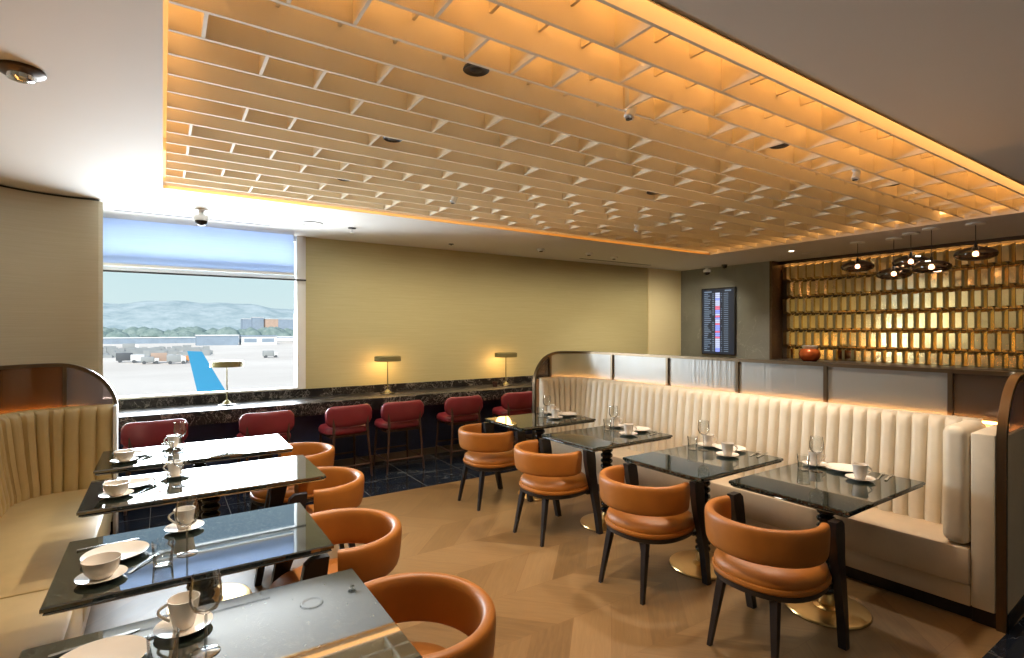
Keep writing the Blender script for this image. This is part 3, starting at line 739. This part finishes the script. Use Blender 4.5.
# ---------------------------------------------------------------- tableware
TZ = .7752
def mk_saucer():
    o = MB().lathe([(0, .004), (.030, .002), (.034, 0), (.038, .003), (.062, .010), (.078, .016), (.079, .018), (.060, .014), (.036, .007), (0, .006)], seg=32).build('saucer', 'porcelain', ang=50); return tag(o, '', 'saucer')
def mk_plate():
    o = MB().lathe([(0, .004), (.060, .002), (.066, 0), (.070, .003), (.095, .012), (.112, .018), (.113, .020), (.094, .016), (.068, .008), (0, .007)], seg=40).build('plate', 'porcelain', ang=50); return tag(o, '', 'plate')
def mk_cup():
    o = thing('cup', '', 'cup')
    MB().lathe([(0, .004), (.022, .003), (.024, 0), (.027, .003), (.036, .036), (.043, .086), (.044, .090), (.041, .090), (.034, .040), (.024, .008), (0, .007)], seg=32).build('bowl', 'porcelain', o, ang=50)
    MB().tube([(-.037 - .034 * sin(pi * k / 10) * (1.1 - .03 * k), 0, .078 - .056 * k / 10) for k in range(11)], .0045, 8).build('handle', 'porcelain', o, ang=60)
    return o
def mk_bowl():
    o = MB().lathe([(0, .004), (.026, .003), (.029, 0), (.034, .004), (.052, .028), (.060, .066), (.061, .070), (.058, .070), (.050, .030), (.028, .008), (0, .007)], seg=32).build('bowl', 'porcelain', ang=50); return tag(o, '', 'bowl')
def mk_wine():
    o = thing('wine_glass', '', 'glass')
    MB().lathe([(0, .003), (.030, .0015), (.036, 0), (.037, .0015), (.030, .004), (.008, .008), (0, .010)], seg=28).build('foot', 'glass_edge', o, ang=60)
    MB().lathe([(.0038, .008), (.0036, .05), (.0040, .11)], seg=10).build('stem', 'glass_edge', o, ang=60)
    MB().lathe([(0, .110), (.006, .111), (.032, .128), (.042, .152), (.042, .178), (.036, .225), (.0345, .225), (.040, .178), (.040, .154), (.030, .131), (0, .115)], seg=28).build('bowl', 'clear_glass', o, ang=60)
    return o
def mk_tumbler():
    o = MB().lathe([(0, 0), (.030, 0), (.033, .004), (.038, .095), (.0365, .095), (.031, .014), (.026, .011), (0, .011)], seg=28).build('tumbler', 'clear_glass', ang=60); return tag(o, '', 'glass')
def blade_path(m, pts, th=.0018):
    rr = []
    for x, w, z in pts: rr.append([(x, -w, z), (x, w, z), (x, w, z + th), (x, -w, z + th)])
    return m.loft(rr)
def mk_fork():
    o = thing('fork', '', 'fork')
    hd = blade_path(MB(), [(-.10, .004, .0), (-.09, .0065, .001), (-.02, .0035, .006), (.035, .003, .006), (.05, .008, .004)]).build('handle', 'steel', o, ang=40)
    for k in (-1.5, -.5, .5, 1.5):
        m = MB(); yy = k * .0052
        m.loft([[(x, yy - .0016, z), (x, yy + .0016, z), (x, yy + .0016, z + .0016), (x, yy - .0016, z + .0016)] for x, z in ((.048, .004), (.07, .003), (.092, .005))]).build('tine', 'steel', hd, ang=40)
    return o
def mk_knife():
    o = thing('knife', '', 'knife')
    blade_path(MB(), [(-.105, .005, 0), (-.10, .0075, 0), (-.01, .005, 0), (0, .006, 0)], .006).build('handle', 'steel', o, ang=40)
    blade_path(MB(), [(0, .006, .001), (.02, .0085, .001), (.09, .008, .001), (.108, .002, .001)], .0016).build('blade', 'steel', o, ang=40)
    return o
GW = {'saucer': 'white saucers on the tables', 'plate': 'white plates on the tables', 'cup': 'white coffee cups on the tables', 'tea': 'wide white bowls on the tables', 'wine': 'wine glasses on the tables', 'tumbler': 'water tumblers on the tables', 'fork': 'forks on the tables', 'knife': 'knives on the tables'}
MK = dict(saucer=mk_saucer, plate=mk_plate, cup=mk_cup, tea=mk_bowl, wine=mk_wine, tumbler=mk_tumbler, fork=mk_fork, knife=mk_knife)
def put(kind, x, y, z, rz, label): return place(MK[kind], kind, (x * .974, y * .974, z), rz, label, GW[kind])
LSET = {  # cup, wine, tumbler, plate, tea, fork, knife
 0: dict(cup=(.055, 1.97, -.3), wine=(.105, 1.79), tumbler=(.0, 1.77), plate=(-.15, 1.885), tea=(-.235, 1.69), fork=(-.08, 1.96, .25), knife=(-.17, 2.025, .15)),
 1: dict(cup=(.085, 2.945, -.5), wine=(.085, 2.62), tumbler=(.0, 2.555), plate=(-.165, 2.755), tea=(-.195, 2.535), fork=(-.055, 2.62, 1.0), knife=(-.20, 2.92, .12)),
 2: dict(cup=(.065, 4.03, -.5), wine=(.09, 3.77), tumbler=(-.01, 3.74), plate=(-.15, 3.93), tea=(-.22, 3.74), fork=(-.075, 3.80, 1.0), knife=(-.20, 4.10, .12)),
 3: dict(cup=(.07, 5.02, -.5), wine=(.11, 4.81), tumbler=(.03, 4.73), plate=(-.18, 4.86), tea=(-.23, 4.68), fork=(-.11, 4.72, 1.0), knife=(-.22, 5.04, .12))}
for i, S in LSET.items():
    n = LT[i][2]
    x, y, r = S['cup']; put('saucer', x, y, TZ, 0, f'white saucer under the coffee cup on the {n}'); put('cup', x, y, TZ + .007, r, f'white coffee cup standing on a saucer on the {n}')
    put('wine', *S['wine'], TZ, 0, f'stemmed wine glass in front of the coffee cup on the {n}'); put('tumbler', *S['tumbler'], TZ, 0, f'clear water tumbler on the {n}')
    put('plate', *S['plate'], TZ, 0, f'white side plate at the bench end of the {n}')
    x, y = S['tea']; put('saucer', x, y, TZ, 0, f'white saucer under the wide bowl on the {n}'); put('tea', x, y, TZ + .007, .9, f'wide white bowl at the bench end of the {n}')
    put('fork', *S['fork'][:2], TZ, S['fork'][2], f'steel fork lying beside the plate on the {n}'); put('knife', *S['knife'][:2], TZ, S['knife'][2], f'steel knife lying behind the plate on the {n}')
RSET = {0: dict(cup2=(3.70, 1.87), wine=(3.56, 1.79), tumbler=(3.545, 1.87), plate=(3.745, 1.70), cup=(3.58, 1.535), fork=(3.78, 1.50), knife=(3.80, 1.46)),
        1: dict(cup2=(3.65, 2.66), wine=(3.51, 2.60), tumbler=(3.48, 2.68), plate=(3.69, 2.49), cup=(3.49, 2.375), fork=(3.72, 2.30), knife=(3.74, 2.25)),
        2: dict(cup2=(3.67, 3.74), wine=(3.52, 3.61), tumbler=(3.51, 3.68), plate=(3.71, 3.48), cup=(3.48, 3.38), fork=(3.72, 3.33), knife=(3.74, 3.29)),
        3: dict(cup2=(3.60, 4.66), wine=(3.42, 4.49), tumbler=(3.40, 4.58), plate=(3.67, 4.46), cup=(3.44, 4.37), fork=(3.68, 4.31), knife=(3.70, 4.27))}
ROFF = [(.08, .037), (.027, .035), (0, 0), (.037, .067)]
for i, S in RSET.items():
    S = {k: (v[0] + ROFF[i][0], v[1] + ROFF[i][1]) for k, v in S.items()}
    n = RT[i][2]
    x, y = S['cup']; put('saucer', x, y, TZ, 0, f'white saucer under the front cup on the {n}'); put('cup', x, y, TZ + .007, 2.5, f'white coffee cup at the front of the {n}')
    x, y = S['cup2']; put('saucer', x, y, TZ, 0, f'white saucer under the rear cup on the {n}'); put('cup', x, y, TZ + .007, 2.6, f'white coffee cup behind the wine glass on the {n}')
    put('wine', *S['wine'], TZ, 0, f'stemmed wine glass on the {n}'); put('tumbler', *S['tumbler'], TZ, 0, f'clear water tumbler beside the wine glass on the {n}')
    put('plate', *S['plate'], TZ, 0, f'white plate nearest the bench on the {n}')
    put('fork', *S['fork'], TZ, .2, f'steel fork right of the plate on the {n}'); put('knife', *S['knife'], TZ, .2, f'steel knife right of the fork on the {n}')

# ---------------------------------------------------------------- flight screen
o = thing('flight_screen', 'tall black flight information screen on the grey stone wall', 'screen', (8.655, 6.10, 1.84))
MB().box(-.05, .0, -.355, .355, -.625, .625, bev=.006).build('housing', 'black_plastic', o)
disp = MB().box(-.052, -.0505, -.335, .335, -.60, .60).build('display', 'screen_dark', o, ang=0)
rr = random.Random(3)
MB().box(-.054, -.0525, .13, .29, .545, .565).build('heading', 'screen_text', disp, ang=0); MB().box(-.054, -.0525, -.28, -.15, .555, .578).build('heading', 'screen_text', disp, ang=0)
for k in range(31):
    z = .51 - k * .0355; tx = MB()
    tx.box(-.054, -.0525, .29 - rr.uniform(.06, .16), .29, z, z + .014)
    if rr.random() < .9: tx.box(-.054, -.0525, .075, .115, z, z + .012)
    tx.box(-.054, -.0525, -.22, -.13, z, z + .010)
    if rr.random() < .7: tx.box(-.054, -.0525, -.09, -.07, z, z + .012)
    tx.box(-.0535, -.053, -.21, .28, z + .004, z + .0048); tx.build('text_row', 'screen_text', disp, ang=0)
    q = rr.random(); mm = 'screen_blue' if q < .45 else 'screen_white' if q < .85 else 'screen_red'
    MB().box(-.054, -.0525, -.045, .05, z - .006, z + .024).build('colour_mark', mm, disp, ang=0, label=mm.split('_')[1] + ' mark beside a flight row')

# ---------------------------------------------------------------- pendants
def make_pendant(drop):
    o = thing('pendant_lamp', '', 'pendant lamp')
    MB().lathe([(0, 0), (.085, 0), (.085, -.018), (.02, -.022), (0, -.022)], seg=24).build('canopy', 'white_plastic', o)
    MB().tube([(0, 0, -.02), (0, 0, -drop + .10)], .004, 8).build('cord', 'black_plastic', o)
    MB().lathe([(0, .12 - drop), (.012, .12 - drop), (.016, .08 - drop), (.026, .06 - drop), (.026, .035 - drop), (0, .035 - drop)], seg=16).build('socket', 'black_plastic', o)
    MB().lathe([(.03, .085 - drop), (.06, .076 - drop), (.13, .058 - drop), (.18, .026 - drop), (.192, -.004 - drop), (.178, -.034 - drop), (.12, -.060 - drop), (.06, -.068 - drop)], seg=36).build('shade', 'smoke_glass', o, ang=60)
    MB().lathe([(0, .034 - drop), (.018, .028 - drop), (.028, .006 - drop), (.024, -.016 - drop), (0, -.026 - drop)], seg=16).build('bulb', 'bulb_glow', o, ang=60)
    return o
for x, y, z, lb in ((7.73, 3.35, 2.53, 'smoked glass pendant lamp farthest left before the gold tiles'), (7.78, 2.95, 2.40, 'low smoked glass pendant lamp, second from the left before the gold tiles'), (7.54, 2.68, 2.51, 'smoked glass pendant lamp in the middle of the five'),
                    (7.37, 2.42, 2.41, 'low smoked glass pendant lamp, second from the right before the gold tiles'), (7.43, 2.04, 2.52, 'smoked glass pendant lamp farthest right before the gold tiles')):
    p = make_pendant(CZ - z); p.location = (x, y, CZ); tag(p, lb, 'pendant lamp', 'pendant lamps before the tile wall')
# bar counter behind the partition with the copper pot
BC = thing('bar_counter', 'dark bar counter in front of the gold tile wall', 'counter', (8.6, 2.6, 0))
MB().box(-.30, .30, -2.0, 2.3, 1.15, 1.20, bev=.004).build('worktop', 'counter_marble', BC)
MB().box(-.24, .30, -2.0, 2.28, 0, 1.15).build('base_panel', 'bronze_dark', BC, ang=0)
o = thing('copper_pot', 'round copper red pot with pale rim in front of the tile wall', 'pot', (8.42, 4.33, 1.20))
MB().lathe([(0, 0), (.09, 0), (.14, .05), (.155, .11), (.13, .17), (.10, .195), (.095, .19), (.12, .165), (.145, .11), (.13, .055), (.08, .012), (0, .012)], seg=32).build('body', 'copper_glaze', o, ang=60)
MB().lathe([(.095, .19), (.105, .215), (.115, .24), (.108, .24), (.098, .215), (.088, .19)], seg=32).build('rim', 'porcelain', o, ang=60, label='pale flared rim')

# ---------------------------------------------------------------- airport outside the window
GZ = -9.0
struct(MB().box(-1500, 2500, 9, 3200, GZ - .5, GZ).build('ground', 'tarmac', ang=0))
hv = []; hf = []; nx_, ny_ = 90, 8
def hh_(i, j):
    x = i / nx_; b = sin(pi * j / (ny_)) ** .7 if j < ny_ else 0
    ridge = .62 + .38 * sin(pi * min(max((x - .05) / .95, 0), 1)) + .06 * sin(x * 23) + .035 * sin(x * 57 + 1) + .02 * sin(x * 131)
    return GZ + 158 * ridge * b * (j / ny_ * .9 + .35)
for j in range(ny_ + 1):
    for i in range(nx_ + 1): hv.append((-1800 + 3200 * i / nx_, 2400 + 900 * j / ny_, hh_(i, j)))
for j in range(ny_):
    for i in range(nx_): a = j * (nx_ + 1) + i; hf.append((a, a + 1, a + nx_ + 2, a + nx_ + 1))
h = MB().add(hv, hf).build('hills', 'hill_haze', ang=80); struct(h)
# tree belts, nobody could count them
tr = MB(); rr = random.Random(5)
for k in range(300):
    x = rr.uniform(-420, 330); y = rr.uniform(520, 780); s = rr.uniform(5, 11)
    for q in range(2):
        tr.lathe([(0, 0), (s * .7, s * .1), (s, s * .45), (s * .75, s * .9), (0, s * 1.25)], (x + rr.uniform(-3, 3), y, GZ), 7)
t_o = tr.build('trees', 'tree_hazy_green', ang=60); t_o['kind'] = 'stuff'; t_o['label'] = 'hazy belt of green trees beyond the airfield'; t_o['category'] = 'trees'
def at_px(u, Yd):  # helper: world X at depth Y for a view direction tangent u
    return Yd * u
def shed(name, label, x0, x1, y, dy, h, mat, roof='shed_white', wins=0):
    o = thing(name, label, 'building', ((x0 + x1) / 2, y, GZ)); w = (x1 - x0) / 2
    MB().box(-w, w, 0, dy, 0, h).build('wall', mat, o, ang=0); MB().box(-w - .4, w + .4, -.4, dy + .4, h, h + .7).build('roof', roof, o, ang=0)
    for k in range(wins):
        x = -w + (k + .5) * 2 * w / wins; MB().box(x - w / wins * .7, x + w / wins * .7, -.15, 0, h * .3, h * .75).build('window', 'shed_blue' if mat != 'shed_blue' else 'truck_dark', o, ang=0)
    return o
# direction tangents X/Y of photo columns: 105:-.088 150:.0 185:.04 235:.13 250:.155 300:.25
shed('airport_building', 'low blue-grey airport building behind the tail fin', 18, 42, 395, 14, 6.2, 'shed_blue')
shed('airport_building', 'low white airport building right of the blue-grey one', 44, 66, 397, 12, 5.6, 'shed_white', 'shed_blue', 2)
shed('office_block', 'tan office block rising above the trees on the right', 123, 140, 830, 16, 25, 'shed_tan', 'shed_white')
shed('office_block', 'grey office block left of the tan one above the trees', 107, 121, 836, 16, 27, 'shed_blue', 'shed_white')
shed('long_hangar', 'long white-roofed hangar on the right below the hills', 102, 225, 900, 30, 26, 'shed_blue', 'shed_white')
shed('perimeter_hall', 'long low grey hall across the far edge of the airfield', -60, 130, 470, 10, 4.0, 'shed_blue', 'shed_white')
def vehicle(name, label, x, y, L_, H_, mat, cab='truck_dark', rz=0):
    o = thing(name, label, 'vehicle', (x, y, GZ), rz, 'service vehicles on the apron')
    MB().box(-L_ / 2, L_ * .22, -1.1, 1.1, .6, H_, bev=.12).build('body', mat, o); MB().box(L_ * .24, L_ / 2, -1.05, 1.05, .5, H_ * .8, bev=.15).build('cab', cab, o)
    for a in (-.32, .36):
        for sy in (-1, 1):
            w = MB().lathe([(0, -.15), (.5, -.15), (.5, .15), (0, .15)], seg=14); w.xf(Matrix.Translation((L_ * a, sy * 1.0, .5)) @ Matrix.Rotation(pi / 2, 4, 'X')); w.build('wheel', 'truck_dark', o)
cu = MB(); rr = random.Random(9)
for k in range(150):
    y = rr.uniform(245, 320); x = rr.uniform(-.088, .065) * y; w, h_ = rr.uniform(.5, 2), rr.uniform(.6, 2.6)
    cu.box(x - w, x + w, y, y + rr.uniform(1, 3), GZ, GZ + h_)
q = cu.build('apron_equipment', 'truck_grey', ang=0); q['kind'] = 'stuff'; q['label'] = 'jumble of small grey ground equipment on the far apron'; q['category'] = 'equipment'
VEH = [(-13.5, 330, 7, 3.4, 'truck_grey', 'grey truck near the left window edge, behind the others'), (-9.5, 210, 6, 3.0, 'truck_dark', 'dark truck on the apron at the left window edge'), (-6.0, 205, 5, 2.6, 'shed_white', 'white van second from the left on the apron'), (-3.3, 196, 4.6, 2.2, 'truck_grey', 'grey cart on the apron left of the big tan load'),
       (-.2, 200, 6, 3.2, 'shed_tan', 'tan loaded truck in the middle of the vehicle row'), (3.4, 192, 5, 2.8, 'truck_grey', 'grey truck with pale cab right of the tan one'), (5.6, 205, 4.2, 2.0, 'shed_white', 'low white cart on the apron left of the tail fin'), (7.6, 198, 4.6, 2.2, 'truck_orange', 'orange cart just left of the blue tail fin'),
       (33.5, 215, 5, 2.6, 'truck_grey', 'grey truck on the apron right of the lamp'), (52.5, 235, 4.0, 2.0, 'truck_dark', 'dark cart on the bright apron at the right'), (59, 233, 3.6, 2.0, 'truck_dark', 'small dark cart farthest right on the apron')]
for x, y, L_, H_, mat, lb in VEH: vehicle('service_truck', lb, x, y, L_, H_, mat, 'shed_white' if mat != 'shed_white' else 'truck_grey')
# parked airliner in the foreground: tail fin, tail cone and stabiliser
def fin(pts, th, c=(0, 0, 0)):
    rings = []
    for (xa, za), (xb, zb2), t2 in pts:
        rings.append([(xa, 0, za), (xa + (xb - xa) * .35, -t2, za + (zb2 - za) * .35), (xb, 0, zb2), (xa + (xb - xa) * .35, t2, za + (zb2 - za) * .35)])
    return MB().loft(rings)
AP = thing('airliner', 'airliner with bright blue tail fin parked below the window', 'airplane', (4.2, 72, GZ))
fin([((2.95, 1.6), (-.5, 1.6), .18), ((-.38, 8.05), (-1.85, 8.15), .10)], 0).build('tail_fin', 'tail_blue', AP, ang=30)
fu = MB(); rings = []
for x, r, z in ((-5.5, .25, 1.5), (-3, .8, 1.2), (0, 1.25, .75), (5, 1.45, .6 + .2), (14, 1.5, .8), (19, 1.2, .7), (21, .5, .5)):
    rings.append([(x, r * cos(a), 1.3 + z * .3 + r * sin(a) * .9) for a in [2 * pi * k / 20 for k in range(20)]])
fu.loft(rings).build('fuselage', 'plane_white', AP, ang=50)
fin([((-.2, 0), (-2.4, 0), .12), ((-2.2, 4.0), (-3.4, 4.0), .07)], 0).xf(Matrix.Translation((0, 0, 1.4)) @ Matrix.Rotation(radians(84), 4, 'X')).build('stabilizer', 'plane_white', AP, ang=30)
fin([((-.2, 0), (-2.4, 0), .12), ((-2.2, 4.0), (-3.4, 4.0), .07)], 0).xf(Matrix.Translation((0, 0, 1.4)) @ Matrix.Rotation(radians(-84), 4, 'X')).build('stabilizer', 'plane_white', AP, ang=30)
for sy in (-1, 1):
    fin([((9.5, 0), (5.2, 0), .25), ((4.8, 9.5), (3.2, 9.5), .1)], 0).xf(Matrix.Translation((0, 0, 1.2)) @ Matrix.Rotation(radians(-86 * sy), 4, 'X')).build('wing', 'plane_white', AP, ang=30)
    w = MB().lathe([(0, -.2), (.5, -.2), (.5, .2), (0, .2)], seg=16); w.xf(Matrix.Translation((7, sy * 1.6, .5)) @ Matrix.Rotation(pi / 2, 4, 'X')); w.build('wheel', 'truck_dark', AP)
w = MB().lathe([(0, -.2), (.4, -.2), (.4, .2), (0, .2)], seg=16); w.xf(Matrix.Translation((18, 0, .4)) @ Matrix.Rotation(pi / 2, 4, 'X')); w.build('wheel', 'truck_dark', AP)
# far airliner at the right
A2 = thing('airliner', 'small white airliner with red tail far off on the airfield', 'airplane', (80, 420, GZ))
fu = MB(); rings = []
for x, r in ((-16, .3), (-10, 1.6), (8, 1.8), (13, 1.2), (15, .3)): rings.append([(-x, r * cos(a), 2.6 + r * sin(a)) for a in [2 * pi * k / 14 for k in range(14)]])
fu.loft(rings).build('fuselage', 'plane_white', A2, ang=50)
MB().loft([[(9.5, -.15, 4), (14.8, -.15, 4), (14.8, .15, 4), (9.5, .15, 4)], [(14.2, -.1, 8.5), (16.5, -.1, 8.5), (16.5, .1, 8.5), (14.2, .1, 8.5)]]).build('tail_fin', 'plane_red', A2, ang=0)
for sy in (-1, 1): MB().loft([[(-1, 0, 2), (4, 0, 2), (4, 0, 2.3), (-1, 0, 2.3)], [(5, sy * 13, 2.8), (6.5, sy * 13, 2.8), (6.5, sy * 13, 2.95), (5, sy * 13, 2.95)]]).build('wing', 'plane_white', A2, ang=0)
